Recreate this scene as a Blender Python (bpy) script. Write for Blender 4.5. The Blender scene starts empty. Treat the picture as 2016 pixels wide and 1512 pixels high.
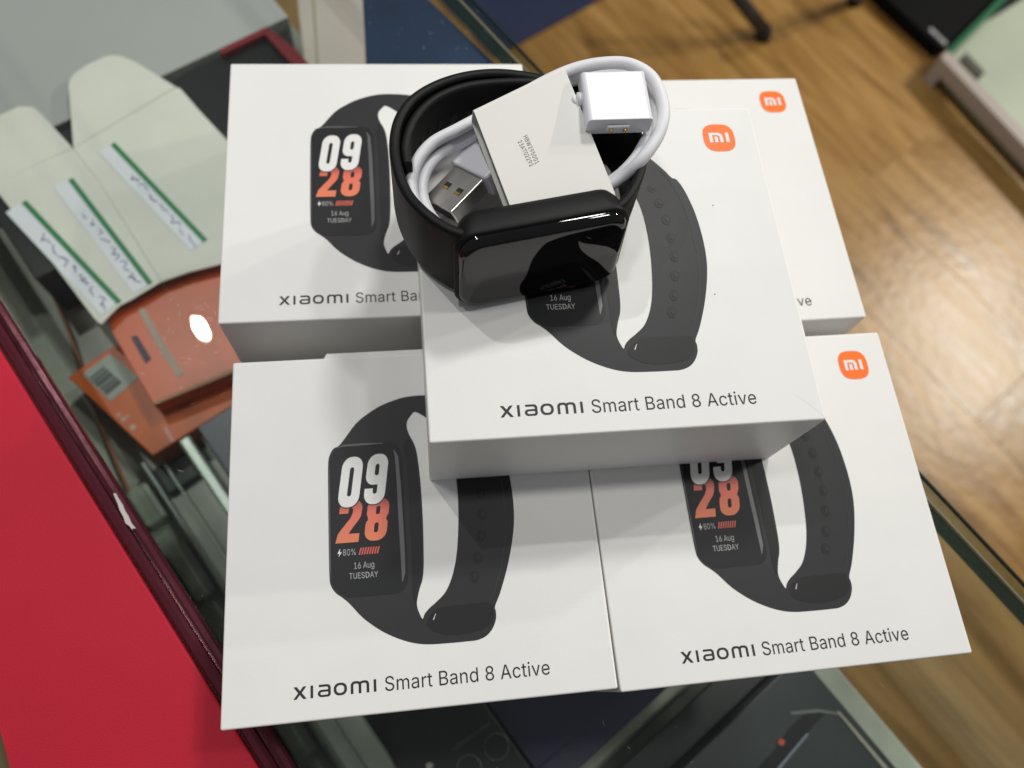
import bpy, bmesh, math, random
from mathutils import Vector, Matrix
random.seed(7)
sc = bpy.context.scene
C = sc.collection
R = math.radians
MM = 0.001

# ------------------------------------------------------------------ camera
F_PX, PITCH, ROLL, CAM_Z = 1524.47, 0.385567, 0.257572, 0.239423
cp, sp = math.cos(PITCH), math.sin(PITCH)
FW = Vector((0, sp, -cp)); UP0 = Vector((0, cp, sp)); RT0 = Vector((1, 0, 0))
RT = RT0 * math.cos(ROLL) + UP0 * math.sin(ROLL)
UP = -RT0 * math.sin(ROLL) + UP0 * math.cos(ROLL)
CAM = Vector((0, 0, CAM_Z))
cam_data = bpy.data.cameras.new('camera')
cam = bpy.data.objects.new('camera', cam_data); C.objects.link(cam)
cam.matrix_world = Matrix(((RT.x, UP.x, -FW.x, CAM.x), (RT.y, UP.y, -FW.y, CAM.y), (RT.z, UP.z, -FW.z, CAM.z), (0, 0, 0, 1)))
cam_data.sensor_width = 36; cam_data.lens = F_PX / 2016 * 36
cam_data.clip_start = 0.01; cam_data.clip_end = 50
cam_data.dof.use_dof = True; cam_data.dof.focus_distance = 0.188; cam_data.dof.aperture_fstop = 12.0
sc.camera = cam
sc.render.resolution_x, sc.render.resolution_y = 1024, 768

# ------------------------------------------------------------------ light: an indoor shop, even pale surround and ceiling downlights, plus one added low lamp
w = bpy.data.worlds.new('World'); sc.world = w; w.use_nodes = True
w.node_tree.nodes['Background'].inputs[0].default_value = (0.93, 0.96, 1.0, 1)
w.node_tree.nodes['Background'].inputs[1].default_value = 0.18
def area_lamp(loc, watts, radius=0.05, col=(1, 0.985, 0.955)):
    l = bpy.data.lights.new('area_lamp', 'AREA'); l.shape = 'DISK'; l.size = radius * 2; l.energy = watts; l.color = col
    o = bpy.data.objects.new('area_lamp', l); C.objects.link(o); o.location = loc
    return o
d0_ = area_lamp((-0.80, 0.68, 1.6), 8, 0.018)
d0_.data.shape = 'ELLIPSE'; d0_.data.size = 0.022; d0_.data.size_y = 0.055; d0_.rotation_euler = (0, 0, R(50))
area_lamp((-0.42, 0.16, 1.6), 4.0, 0.08)
area_lamp((0.58, 0.50, 1.6), 5, 0.07)
area_lamp((0.10, 0.78, 1.0), 6.4, 0.08)  # added low lamp at the back, placed so the light falls off forward
area_lamp((2.25, 2.62, 1.6), 52, 0.06, (1, 0.93, 0.80))
area_lamp((2.45, 2.12, 1.6), 52, 0.06, (1, 0.93, 0.80))
vs = sc.view_settings
vs.view_transform = 'Standard'; vs.look = 'None'; vs.exposure = -0.14; vs.gamma = 1.0; vs.use_curve_mapping = False
sc.cycles.use_denoising = True
sc.cycles.max_bounces = 12; sc.cycles.transparent_max_bounces = 16
sc.cycles.caustics_reflective = False; sc.cycles.caustics_refractive = False

def at(px, py, z):
    """the point at height z seen at photograph pixel px, py"""
    d = FW + RT * ((px - 1008) / F_PX) - UP * ((py - 756) / F_PX)
    return CAM + d * ((z - CAM.z) / d.z)
YAW = R(-38.2)
SD = Vector((math.cos(YAW), math.sin(YAW), 0)); TD = Vector((-math.sin(YAW), math.cos(YAW), 0))
def ct(s, t, z):
    """counter coordinates: s along the counter, t across it"""
    return SD * s + TD * t + Vector((0, 0, z))

# ------------------------------------------------------------------ materials
MATS = {}
def new_mat(name):
    m = bpy.data.materials.new(name); m.use_nodes = True
    return m, m.node_tree.nodes, m.node_tree.links, m.node_tree.nodes['Principled BSDF']
def mat(name, col, rough=0.5, metal=0.0, spec=0.5, bump=0.0, bscale=900, vary=0.0, vscale=30, rvary=0.0):
    if name in MATS: return MATS[name]
    m, n, l, b = new_mat(name)
    b.inputs['Base Color'].default_value = (*col, 1); b.inputs['Roughness'].default_value = rough
    b.inputs['Metallic'].default_value = metal; b.inputs['Specular IOR Level'].default_value = spec
    tc = n.new('ShaderNodeTexCoord')
    if vary:
        t = n.new('ShaderNodeTexNoise'); t.inputs['Scale'].default_value = vscale; t.inputs['Detail'].default_value = 6
        l.new(tc.outputs['Object'], t.inputs['Vector'])
        r = n.new('ShaderNodeMapRange'); r.inputs[1].default_value = 0.3; r.inputs[2].default_value = 0.7
        r.inputs[3].default_value = 1 - vary; r.inputs[4].default_value = 1 + vary * 0.5
        l.new(t.outputs[0], r.inputs[0])
        mx = n.new('ShaderNodeMix'); mx.data_type = 'RGBA'; mx.blend_type = 'MULTIPLY'; mx.inputs[0].default_value = 1
        mx.inputs[6].default_value = (*col, 1); l.new(r.outputs[0], mx.inputs[7]); l.new(mx.outputs[2], b.inputs['Base Color'])
    if rvary:
        t2 = n.new('ShaderNodeTexNoise'); t2.inputs['Scale'].default_value = vscale * 2.3; t2.inputs['Detail'].default_value = 8
        l.new(tc.outputs['Object'], t2.inputs['Vector'])
        r2 = n.new('ShaderNodeMapRange'); r2.inputs[3].default_value = max(0.02, rough - rvary); r2.inputs[4].default_value = min(1, rough + rvary)
        l.new(t2.outputs[0], r2.inputs[0]); l.new(r2.outputs[0], b.inputs['Roughness'])
    if bump:
        t3 = n.new('ShaderNodeTexNoise'); t3.inputs['Scale'].default_value = bscale; t3.inputs['Detail'].default_value = 4
        l.new(tc.outputs['Object'], t3.inputs['Vector'])
        bp = n.new('ShaderNodeBump'); bp.inputs['Strength'].default_value = bump; bp.inputs['Distance'].default_value = 0.0004
        l.new(t3.outputs[0], bp.inputs['Height']); l.new(bp.outputs[0], b.inputs['Normal'])
    MATS[name] = m
    return m
def glass_mat(name, tint, rough=0.0, opacity=0.0, body=(0.2, 0.3, 0.25)):
    """thin sheet glass: lets light straight through with a tint and mirrors by Fresnel"""
    m, n, l, b = new_mat(name); n.remove(b)
    out = n['Material Output']
    tr = n.new('ShaderNodeBsdfTransparent'); tr.inputs[0].default_value = (*tint, 1)
    gl = n.new('ShaderNodeBsdfGlossy'); gl.inputs['Roughness'].default_value = rough
    fr = n.new('ShaderNodeFresnel'); ge = n.new('ShaderNodeNewGeometry'); io = n.new('ShaderNodeMapRange')
    io.inputs[3].default_value = 1.38; io.inputs[4].default_value = 1 / 1.38; l.new(ge.outputs['Backfacing'], io.inputs[0]); l.new(io.outputs[0], fr.inputs[0])   # same index from both sides of the sheet
    mx = n.new('ShaderNodeMixShader'); l.new(fr.outputs[0], mx.inputs[0])
    base = tr.outputs[0]
    if opacity:
        df = n.new('ShaderNodeBsdfDiffuse'); df.inputs[0].default_value = (*body, 1)
        m2 = n.new('ShaderNodeMixShader'); m2.inputs[0].default_value = opacity
        l.new(tr.outputs[0], m2.inputs[1]); l.new(df.outputs[0], m2.inputs[2]); base = m2.outputs[0]
    l.new(base, mx.inputs[1]); l.new(gl.outputs[0], mx.inputs[2]); l.new(mx.outputs[0], out.inputs[0])
    MATS[name] = m
    return m

M_CARD = mat('white_card', (0.80, 0.795, 0.775), 0.42, spec=0.35, bump=0.05, bscale=1500, vary=0.02, vscale=40, rvary=0.06)
M_CARDEDGE = mat('worn_card', (0.90, 0.89, 0.86), 0.6)
_n, _l = M_CARD.node_tree.nodes, M_CARD.node_tree.links       # slow waviness of the wrapped card
_t = _n.new('ShaderNodeTexNoise'); _t.inputs['Scale'].default_value = 28; _t.inputs['Detail'].default_value = 2
_tc = _n.new('ShaderNodeTexCoord'); _l.new(_tc.outputs['Object'], _t.inputs['Vector'])
_b2 = _n.new('ShaderNodeBump'); _b2.inputs['Strength'].default_value = 0.5; _b2.inputs['Distance'].default_value = 0.0012; _l.new(_t.outputs[0], _b2.inputs['Height'])
_b1 = [q for q in _n if q.type == 'BUMP' and q != _b2][0]; _l.new(_b2.outputs[0], _b1.inputs['Normal'])
M_STRAPINK = mat('strap_ink', (0.027, 0.027, 0.029), 0.42, spec=0.22, vary=0.12, vscale=25)
M_STRAPINK2 = mat('strap_ink_dark', (0.015, 0.015, 0.016), 0.42, spec=0.22)
M_STRAPINK3 = mat('strap_ink_pale', (0.046, 0.046, 0.05), 0.42, spec=0.22)
M_SCREENINK = mat('screen_ink', (0.011, 0.012, 0.014), 0.42, spec=0.22)
M_STREAKINK = mat('streak_ink', (0.10, 0.10, 0.105), 0.36, spec=0.4)
M_WHITEINK = mat('white_ink', (0.78, 0.78, 0.76), 0.4, spec=0.35)
M_GREYINK = mat('grey_ink', (0.42, 0.42, 0.42), 0.4, spec=0.35)
M_REDINK = mat('red_ink', (0.62, 0.11, 0.075), 0.4, spec=0.35)
M_BLACKINK = mat('black_ink', (0.012, 0.010, 0.013), 0.4, spec=0.35)
M_ORANGEINK = mat('orange_ink', (0.94, 0.165, 0.005), 0.4, spec=0.35)
M_SILICONE = mat('black_silicone', (0.0050, 0.0052, 0.0056), 0.52, spec=0.22, bump=0.04, bscale=2500, vary=0.1)
M_SCREEN = mat('screen_glass', (0.003, 0.003, 0.0035), 0.03, spec=0.55)
M_RIM = mat('black_gloss_rim', (0.004, 0.004, 0.0045), 0.12, spec=0.5)
M_CORD = mat('white_rubber', (0.80, 0.80, 0.83), 0.42, spec=0.4, vary=0.02)
M_PLASTIC = mat('white_plastic', (0.80, 0.80, 0.85), 0.3, spec=0.45, bump=0.02)
M_PAPER = mat('sleeve_paper', (0.80, 0.79, 0.75), 0.6, spec=0.25, bump=0.05, bscale=1200, vary=0.02)
M_STEEL = mat('plug_steel', (0.70, 0.67, 0.62), 0.3, 1.0, rvary=0.06, vscale=120)
M_GOLD = mat('gold_contact', (0.85, 0.55, 0.18), 0.2, 1.0)
M_DARK = mat('dark_hole', (0.01, 0.01, 0.01), 0.6)
M_GLASS = glass_mat('counter_glass', (0.955, 0.975, 0.962))
M_GLASSEDGE = glass_mat('counter_glass_edge', (0.62, 0.70, 0.62), 0.05, 0.12, (0.05, 0.13, 0.09))
M_GREENEDGE = glass_mat('green_glass_edge', (0.14, 0.20, 0.19), 0.08, 0.6, (0.022, 0.048, 0.044))

# gradient ink of the two lower digits: dark red at the top to orange at the foot
def gradient_ink(name, y0, y1, c0, c1, c2):
    m, n, l, b = new_mat(name)
    tc = n.new('ShaderNodeTexCoord'); sx = n.new('ShaderNodeSeparateXYZ'); l.new(tc.outputs['Object'], sx.inputs[0])
    r = n.new('ShaderNodeMapRange'); r.inputs[1].default_value = y0; r.inputs[2].default_value = y1; l.new(sx.outputs['Y'], r.inputs[0])
    cr = n.new('ShaderNodeValToRGB'); l.new(r.outputs[0], cr.inputs[0])
    e = cr.color_ramp.elements; e[0].color = (*c0, 1); e[1].color = (*c2, 1); x = e.new(0.62); x.color = (*c1, 1)
    l.new(cr.outputs[0], b.inputs['Base Color']); b.inputs['Roughness'].default_value = 0.4; b.inputs['Specular IOR Level'].default_value = 0.35
    return m

# ------------------------------------------------------------------ helpers
def link(o, parent=None):
    C.objects.link(o)
    if parent is not None: o.parent = parent
    return o
def thing(name, label, cat, loc=(0, 0, 0), rotz=0.0, group=None):
    o = bpy.data.objects.new(name, None); C.objects.link(o)
    o.empty_display_size = 0.01
    o.location = loc; o.rotation_euler = (0, 0, rotz)
    o['label'] = label; o['category'] = cat
    if group: o['group'] = group
    return o
def tag(o, label, cat, group=None):
    o['label'] = label; o['category'] = cat
    if group: o['group'] = group
    return o
def struct(o): o['kind'] = 'structure'; return o
def mesh_obj(name, verts, faces, m, parent=None, smooth=False):
    me = bpy.data.meshes.new(name); me.from_pydata([tuple(v) for v in verts], [], faces); me.update()
    me.materials.append(m)
    if smooth:
        for p in me.polygons: p.use_smooth = True
    return link(bpy.data.objects.new(name, me), parent)
def bm_obj(name, bm, m, parent=None, smooth=False):
    bmesh.ops.recalc_face_normals(bm, faces=bm.faces)
    me = bpy.data.meshes.new(name); bm.to_mesh(me); bm.free(); me.materials.append(m)
    if smooth:
        for p in me.polygons: p.use_smooth = True
    return link(bpy.data.objects.new(name, me), parent)
def bm_box(bm, x0, x1, y0, y1, z0, z1):
    vs = [bm.verts.new(v) for v in ((x0,y0,z0),(x1,y0,z0),(x1,y1,z0),(x0,y1,z0),(x0,y0,z1),(x1,y0,z1),(x1,y1,z1),(x0,y1,z1))]
    for f in ((3,2,1,0),(4,5,6,7),(0,1,5,4),(1,2,6,5),(2,3,7,6),(3,0,4,7)): bm.faces.new([vs[i] for i in f])
def box(name, dims, m, parent=None, bevel=0.0, seg=2, smooth=False):
    bm = bmesh.new(); bm_box(bm, *dims)
    if bevel: bmesh.ops.bevel(bm, geom=bm.edges[:], offset=bevel, segments=seg, affect='EDGES', profile=0.5)
    return bm_obj(name, bm, m, parent, smooth)
def prism(name, poly, z0, z1, m, parent=None, bevel=0.0, seg=2):
    """a plate with the outline poly (x, y pairs) between z0 and z1"""
    bm = bmesh.new()
    a = [bm.verts.new((p[0], p[1], z0)) for p in poly]; b = [bm.verts.new((p[0], p[1], z1)) for p in poly]
    n = len(poly)
    bm.faces.new(a[::-1]); bm.faces.new(b)
    for i in range(n): bm.faces.new((a[i], a[(i+1) % n], b[(i+1) % n], b[i]))
    if bevel: bmesh.ops.bevel(bm, geom=bm.edges[:], offset=bevel, segments=seg, affect='EDGES', profile=0.5)
    return bm_obj(name, bm, m, parent)
def flat_mesh(polys, res=None):
    """2-D filled shape with holes (even-odd) as a mesh in the z=0 plane"""
    cu = bpy.data.curves.new('shape', 'CURVE'); cu.dimensions = '2D'; cu.fill_mode = 'FRONT'
    for p in polys:
        s = cu.splines.new('POLY'); s.points.add(len(p) - 1); s.use_cyclic_u = True
        for q, pt in zip(p, s.points): pt.co = (q[0], q[1], 0, 1)
    o = bpy.data.objects.new('shape', cu); C.objects.link(o)
    dg = bpy.context.evaluated_depsgraph_get()
    me = bpy.data.meshes.new_from_object(o.evaluated_get(dg))
    bpy.data.objects.remove(o); bpy.data.curves.remove(cu)
    me.materials.clear()
    return me
try:      # the sans-serif that ships with Blender
    import os
    SANS = bpy.data.fonts.load(os.path.join(bpy.utils.system_resource('DATAFILES'), 'fonts', 'Inter.woff2'))
except Exception:
    SANS = None
def text_mesh(body, size, align='LEFT', spacing=1.0, offset=0.0):
    cu = bpy.data.curves.new('text', 'FONT'); cu.body = body; cu.size = size; cu.align_x = align; cu.space_character = spacing; cu.offset = offset
    cu.resolution_u = 4
    if SANS: cu.font = SANS
    o = bpy.data.objects.new('text', cu); C.objects.link(o)
    dg = bpy.context.evaluated_depsgraph_get()
    me = bpy.data.meshes.new_from_object(o.evaluated_get(dg))
    bpy.data.objects.remove(o); bpy.data.curves.remove(cu)
    me.materials.clear()
    return me
def fit_mesh(me, x0, x1, y0=None, y1=None):
    """scale and move a flat mesh into x0..x1 (and y0..y1)"""
    xs = [v.co.x for v in me.vertices]; ys = [v.co.y for v in me.vertices]
    sx = (x1 - x0) / (max(xs) - min(xs)); mx, my = min(xs), min(ys)
    sy = sx if y1 is None else (y1 - y0) / (max(ys) - my)
    for v in me.vertices: v.co.x = x0 + (v.co.x - mx) * sx; v.co.y = (y0 or 0) + (v.co.y - my) * sy
    return me
def put(name, me, m, parent, z=0.0):
    if not me.materials: me.materials.append(m)
    o = bpy.data.objects.new(name, me); o.location = (0, 0, z)
    return link(o, parent)
def arc(cx, cy, r, a0, a1, n=8, ry=None):
    ry = r if ry is None else ry
    return [(cx + r * math.cos(R(a0 + (a1 - a0) * i / n)), cy + ry * math.sin(R(a0 + (a1 - a0) * i / n))) for i in range(n + 1)]
def rrect(x0, x1, y0, y1, r, n=6, ry=None):
    ry = r if ry is None else ry
    return (arc(x1 - r, y1 - ry, r, 0, 90, n, ry) + arc(x0 + r, y1 - ry, r, 90, 180, n, ry)
            + arc(x0 + r, y0 + ry, r, 180, 270, n, ry) + arc(x1 - r, y0 + ry, r, 270, 360, n, ry))
def smooth_closed(pts, n=6):
    out = []; k = len(pts)
    for i in range(k):
        p0, p1, p2, p3 = (Vector(pts[(i + j - 1) % k]) for j in range(4))
        for s in range(n):
            t = s / n
            out.append(tuple(0.5 * ((2*p1) + (p2-p0)*t + (2*p0-5*p1+4*p2-p3)*t*t + (3*p1-p0-3*p2+p3)*t**3)))
    return out
def smooth_open(pts, n=8):
    out = []; k = len(pts)
    g = lambda i: Vector(pts[min(max(i, 0), k - 1)])
    for i in range(k - 1):
        p0, p1, p2, p3 = g(i-1), g(i), g(i+1), g(i+2)
        for s in range(n):
            t = s / n
            out.append(0.5 * ((2*p1) + (p2-p0)*t + (2*p0-5*p1+4*p2-p3)*t*t + (3*p1-p0-3*p2+p3)*t**3))
    out.append(g(k - 1))
    return out
def tube(name, pts, r, m, parent=None, sides=14, cap=True):
    """a round tube along a list of points"""
    pts = [Vector(p) for p in pts]; vs = []; fs = []
    nrm = None
    for i, p in enumerate(pts):
        t = (pts[min(i+1, len(pts)-1)] - pts[max(i-1, 0)]).normalized()
        if nrm is None: nrm = t.orthogonal().normalized()
        nrm = (nrm - t * nrm.dot(t)).normalized(); b = t.cross(nrm)
        rr = r[i] if isinstance(r, (list, tuple)) else r
        for k in range(sides):
            a = 2 * math.pi * k / sides
            vs.append(p + (nrm * math.cos(a) + b * math.sin(a)) * rr)
    n = len(pts)
    for i in range(n - 1):
        for k in range(sides):
            fs.append((i*sides+k, i*sides+(k+1) % sides, (i+1)*sides+(k+1) % sides, (i+1)*sides+k))
    if cap: fs.append(tuple(range(sides))[::-1]); fs.append(tuple((n-1)*sides+k for k in range(sides)))
    return mesh_obj(name, vs, fs, m, parent, True)

# ================================================================== THE SETTING
FLOOR_Z = -0.90
SHELF_Z = -0.125
# wooden floor: planks along the counter
def wood_mat():
    m, n, l, b = new_mat('laminate_wood')
    tc = n.new('ShaderNodeTexCoord'); oi = n.new('ShaderNodeObjectInfo')
    ad = n.new('ShaderNodeVectorMath'); ad.operation = 'ADD'
    cb = n.new('ShaderNodeCombineXYZ'); mu = n.new('ShaderNodeMath'); mu.operation = 'MULTIPLY'; mu.inputs[1].default_value = 37
    l.new(oi.outputs['Random'], mu.inputs[0]); l.new(mu.outputs[0], cb.inputs[0]); l.new(mu.outputs[0], cb.inputs[1])
    l.new(tc.outputs['Object'], ad.inputs[0]); l.new(cb.outputs[0], ad.inputs[1])
    mp = n.new('ShaderNodeMapping'); mp.inputs['Scale'].default_value = (3.2, 26, 1); l.new(ad.outputs[0], mp.inputs[0])
    t = n.new('ShaderNodeTexNoise'); t.inputs['Scale'].default_value = 1.0; t.inputs['Detail'].default_value = 7; t.inputs['Distortion'].default_value = 1.2
    l.new(mp.outputs[0], t.inputs['Vector'])
    cr = n.new('ShaderNodeValToRGB'); l.new(t.outputs[0], cr.inputs[0])
    e = cr.color_ramp.elements; e[0].position = 0.28; e[0].color = (0.17, 0.088, 0.028, 1); e[1].position = 0.72; e[1].color = (0.44, 0.27, 0.11, 1)
    x = e.new(0.5); x.color = (0.32, 0.185, 0.068, 1)
    hs = n.new('ShaderNodeHueSaturation'); l.new(cr.outputs[0], hs.inputs['Color'])
    mr = n.new('ShaderNodeMapRange'); mr.inputs[3].default_value = 0.82; mr.inputs[4].default_value = 1.15
    l.new(oi.outputs['Random'], mr.inputs[0]); l.new(mr.outputs[0], hs.inputs['Value'])
    l.new(hs.outputs[0], b.inputs['Base Color'])
    r2 = n.new('ShaderNodeMapRange'); r2.inputs[3].default_value = 0.22; r2.inputs[4].default_value = 0.40; l.new(t.outputs[0], r2.inputs[0]); l.new(r2.outputs[0], b.inputs['Roughness'])
    bp = n.new('ShaderNodeBump'); bp.inputs['Strength'].default_value = 0.35; bp.inputs['Distance'].default_value = 0.002
    tb = n.new('ShaderNodeTexNoise'); tb.inputs['Scale'].default_value = 45; tb.inputs['Detail'].default_value = 3; l.new(ad.outputs[0], tb.inputs['Vector']); l.new(tb.outputs[0], bp.inputs['Height'])
    b.inputs['Specular IOR Level'].default_value = 0.42; hs.inputs['Saturation'].default_value = 1.08; l.new(bp.outputs[0], b.inputs['Normal'])
    return m
M_WOOD = wood_mat()
fl = struct(mesh_obj('floor', [(-6, -6, FLOOR_Z - 0.012), (6, -6, FLOOR_Z - 0.012), (6, 6, FLOOR_Z - 0.012), (-6, 6, FLOOR_Z - 0.012)], [(0, 1, 2, 3)], mat('floor_joint', (0.06, 0.035, 0.018), 0.7)))
PL, PW = 1.2, 0.19
plank_me = None
for i in range(-4, 13):
    off = random.random() * PL
    for j in range(-3, 3):
        if plank_me is None:
            o = box('plank', (0, PL - 0.0003, 0, PW - 0.0003, -0.012, 0), M_WOOD, fl, 0.0005, 1); plank_me = o.data
        else:
            o = link(bpy.data.objects.new('plank', plank_me), fl)
        o.location = ct(j * PL + off - 0.3, i * PW, FLOOR_Z); o.rotation_euler = (0, 0, YAW)

# ------------------------------------------------------------------ the glass counter
T0, T1 = -0.0405, 0.1683
counter = thing('display_counter', 'glass display counter with green tinted edges under the white boxes', 'counter', ct(0, T1, FLOOR_Z), YAW)
def cl(s, t, z):          # counter coordinates to the counter's local frame
    return (s, t - T1, z - FLOOR_Z)
S0, S1 = -0.75, 0.55
def cbox(name, s0, s1, t0, t1, z0, z1, m, bevel=0.0, parent=None):
    a = cl(s0, t0, z0); b = cl(s1, t1, z1)
    return box(name, (a[0], b[0], a[1], b[1], a[2], b[2]), m, parent or counter, bevel)
GT = 0.008
top = cbox('glass_top', S0, S1, T0 - 0.012, T1, -GT, 0, M_GLASS)
top.data.materials.append(M_GLASSEDGE)
for p in top.data.polygons:
    if abs(p.normal.z) < 0.5: p.material_index = 1
front = cbox('front_glass', S0, S1, 0.1630, 0.1683, FLOOR_Z + 0.1, -GT - 0.0004, M_GLASS)
front.data.materials.append(M_GREENEDGE)
for p in front.data.polygons:
    if p.normal.z > 0.5: p.material_index = 1
cbox('polished_edge', S0, S1, T1 - 0.0005, T1 + 0.0003, -0.0009, 0.0002, mat('dark_arris', (0.012, 0.02, 0.016), 0.2), 0)
cbox('polished_edge', S0, S1, T1 - 0.0002, T1 + 0.0003, -GT - 0.0002, -GT + 0.0012, mat('pale_arris', (0.50, 0.42, 0.30), 0.3), 0)
M_SHELF = mat('shelf_laminate', (0.48, 0.51, 0.43), 0.4, vary=0.35, vscale=22)
M_ALU = mat('green_grey_aluminium', (0.50, 0.58, 0.52), 0.3, 0.3, rvary=0.1, vscale=60)
cbox('shelf', S0, S1, -0.085, 0.152, SHELF_Z - 0.012, SHELF_Z, M_SHELF, 0.001)
cbox('back_glass', S0, S1, -0.098, -0.0855, FLOOR_Z + 0.1, -GT - 0.001, M_GLASS, 0)
cbox('plinth', S0, S1, -0.098, 0.150, FLOOR_Z, FLOOR_Z + 0.099, mat('plinth_dark', (0.03, 0.03, 0.03), 0.5))
cbox('end_panel', S0 - 0.012, S0 - 0.001, -0.098, 0.1625, FLOOR_Z + 0.1, -GT - 0.001, mat('end_panel_paint', (0.55, 0.55, 0.52), 0.5))
# sliding door rails on the shelf, one by one
RS = -0.158
for t0, t1, h, m_ in ((-0.0655, -0.0610, 0.016, M_ALU), (-0.0480, -0.0462, 0.012, M_ALU), (-0.0405, -0.0392, 0.008, M_ALU), (-0.0290, -0.0235, 0.018, M_ALU), (-0.0205, -0.0180, 0.010, M_ALU)):
    cbox('rail', RS + random.uniform(-.004, .004), S1, t0, t1, SHELF_Z, SHELF_Z + h, m_, min(0.0012, (t1 - t0) * 0.4))
for s0, t0, t1, h, ln in ((-0.150, -0.060, -0.0500, 0.010, 0.020), (-0.118, -0.0600, -0.0500, 0.006, 0.028), (-0.076, -0.0600, -0.0500, 0.012, 0.022), (-0.040, -0.0600, -0.0500, 0.007, 0.03)):
    cbox('rail_block', s0, s0 + ln, t0, t1, SHELF_Z, SHELF_Z + h, mat('pale_green_block', (0.46, 0.52, 0.41), 0.3, vary=0.35, vscale=60), 0.002)
cbox('rail', -0.155, -0.140, -0.0460, -0.0300, SHELF_Z, SHELF_Z + 0.004, mat('dark_rail_stop', (0.04, 0.055, 0.045), 0.5), 0.001)
a_ = at(88, 545, SHELF_Z + 0.004); b_ = at(262, 985, SHELF_Z + 0.004)
tube('orange_line', [cl(p.dot(SD), p.dot(TD), p.z) for p in smooth_open([a_, a_.lerp(b_, .3) + TD * .001, a_.lerp(b_, .65) - TD * .001, b_], 6)], 0.0007, mat('orange_line', (0.42, 0.15, 0.06), 0.5), counter, 8)  # orange reflection along the rail, drawn as a thin coloured tube

# left trim: maroon glossy channel with two ribs and a groove
trim_m = mat('maroon_gloss_trim', (0.11, 0.018, 0.03), 0.16, 0.35, rvary=0.08, vscale=70, bump=0.15, bscale=160)
prof = [(-0.0475, 0.0006), (-0.0475, 0.0022), (-0.0468, 0.0030), (-0.0452, 0.0032), (-0.0442, 0.0026), (-0.0440, 0.0011), (-0.0434, 0.0011), (-0.0432, 0.0026),
        (-0.0424, 0.0031), (-0.0412, 0.0029), (-0.0405, 0.0020), (-0.0404, 0.0003)]
vsn = []; fsn = []
NS = 60
for i in range(NS + 1):
    s = S0 + (S1 - S0) * i / NS
    for t, z in prof: vsn.append(cl(s, t + random.uniform(-1, 1) * 0.00006, z))
k = len(prof)
for i in range(NS):
    for j in range(k): fsn.append((i*k+j, i*k+(j+1) % k, (i+1)*k+(j+1) % k, (i+1)*k+j))
fsn.append(tuple(range(k))); fsn.append(tuple(NS*k+j for j in range(k))[::-1])
trim = mesh_obj('trim_channel', vsn, fsn, trim_m, counter)
bm = bmesh.new(); bm.from_mesh(trim.data); bmesh.ops.recalc_face_normals(bm, faces=bm.faces); bm.to_mesh(trim.data); bm.free()
# white paint chip on the trim
def loc_c(p): return cl(p.dot(SD), p.dot(TD), p.z)
chip = [(223, 972), (228, 971), (234, 982), (242, 994), (246, 1005), (253, 1016), (259, 1030), (268, 1041), (262, 1040), (260, 1043), (255, 1036), (247, 1030), (243, 1018), (235, 1003), (232, 992)]
pts = [loc_c(at(x, y, 0.0033)) for x, y in chip]
prism('paint_chip', [(p[0], p[1]) for p in pts], 0.0031 - FLOOR_Z, 0.00335 - FLOOR_Z, mat('pale_paint', (0.62, 0.55, 0.53), 0.5), counter)
# scratches and dust specks in the glass
bm = bmesh.new()
def scratch(px, py, L, ang, wd):
    c = at(px, py, 0.00012); c = Vector(loc_c(c)); k = 5; cur = random.uniform(-0.5, 0.5)
    prev = None
    for i in range(k + 1):
        a = ang + cur * (i / k - 0.5); d = Vector((math.cos(a), math.sin(a), 0)); nn = Vector((-d.y, d.x, 0))
        p = c + d * L * (i / k - 0.5)
        ww = wd * (1 - abs(2 * i / k - 1)) + wd * 0.2
        q = (bm.verts.new(p + nn * ww), bm.verts.new(p - nn * ww))
        if prev: bm.faces.new((prev[0], prev[1], q[1], q[0]))
        prev = q
for i in range(60):
    a = random.uniform(0, 2 * math.pi); rr = abs(random.gauss(0, 75)) + 18
    px, py = 392 + rr * math.cos(a), 640 + rr * math.sin(a)
    pa = at(px, py, 0); pc = at(392, 640, 0); dd = pa - pc
    ang = math.atan2(dd.dot(TD), dd.dot(SD)) + math.pi / 2 + random.uniform(-0.35, 0.35)
    scratch(px, py, random.uniform(0.0008, 0.0028), ang, random.uniform(0.000015, 0.00004))
for i in range(55):
    px, py = random.choice([(random.uniform(900, 1800), random.uniform(1340, 1512)), (random.uniform(0, 440), random.uniform(150, 1000)), (random.uniform(380, 600), random.uniform(900, 1500)), (random.uniform(720, 960), random.uniform(0, 120))])
    scratch(px, py, random.uniform(0.0005, 0.0026), random.uniform(0, 3.14), random.uniform(0.00001, 0.00003))
sc_o = bm_obj('glass_scratches', bm, mat('scratch_white', (0.75, 0.75, 0.78), 0.35), counter); sc_o['kind'] = 'stuff'

# ------------------------------------------------------------------ red board left of the trim
red = mat('red_leatherette', (0.55, 0.010, 0.034), 0.62, spec=0.3, bump=0.22, bscale=2200, vary=0.10, vscale=14)
rb = thing('red_board', 'red leatherette covered board lying along the maroon counter trim', 'board', ct(-0.1, -0.13, 0.0), YAW)
def rl(p): d = p - Vector(rb.location); return (d.dot(SD), d.dot(TD))
edge0 = at(4, 1440, 0.003); edge1 = at(22, 1512, 0.003)
e0 = rl(edge0); e1 = rl(edge1)
dirx = ((e1[0]-e0[0]), (e1[1]-e0[1])); nl = math.hypot(*dirx)
far = (e0[0] - dirx[0] / nl * 0.02, e0[1] - dirx[1] / nl * 0.02); near = (e1[0] + dirx[0] / nl * 0.09, e1[1] + dirx[1] / nl * 0.09)
tt = -0.0482 + 0.13
outline = [(-0.42, far[1]), far, near, (near[0] + 0.06, tt), (-0.42, tt)]
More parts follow.
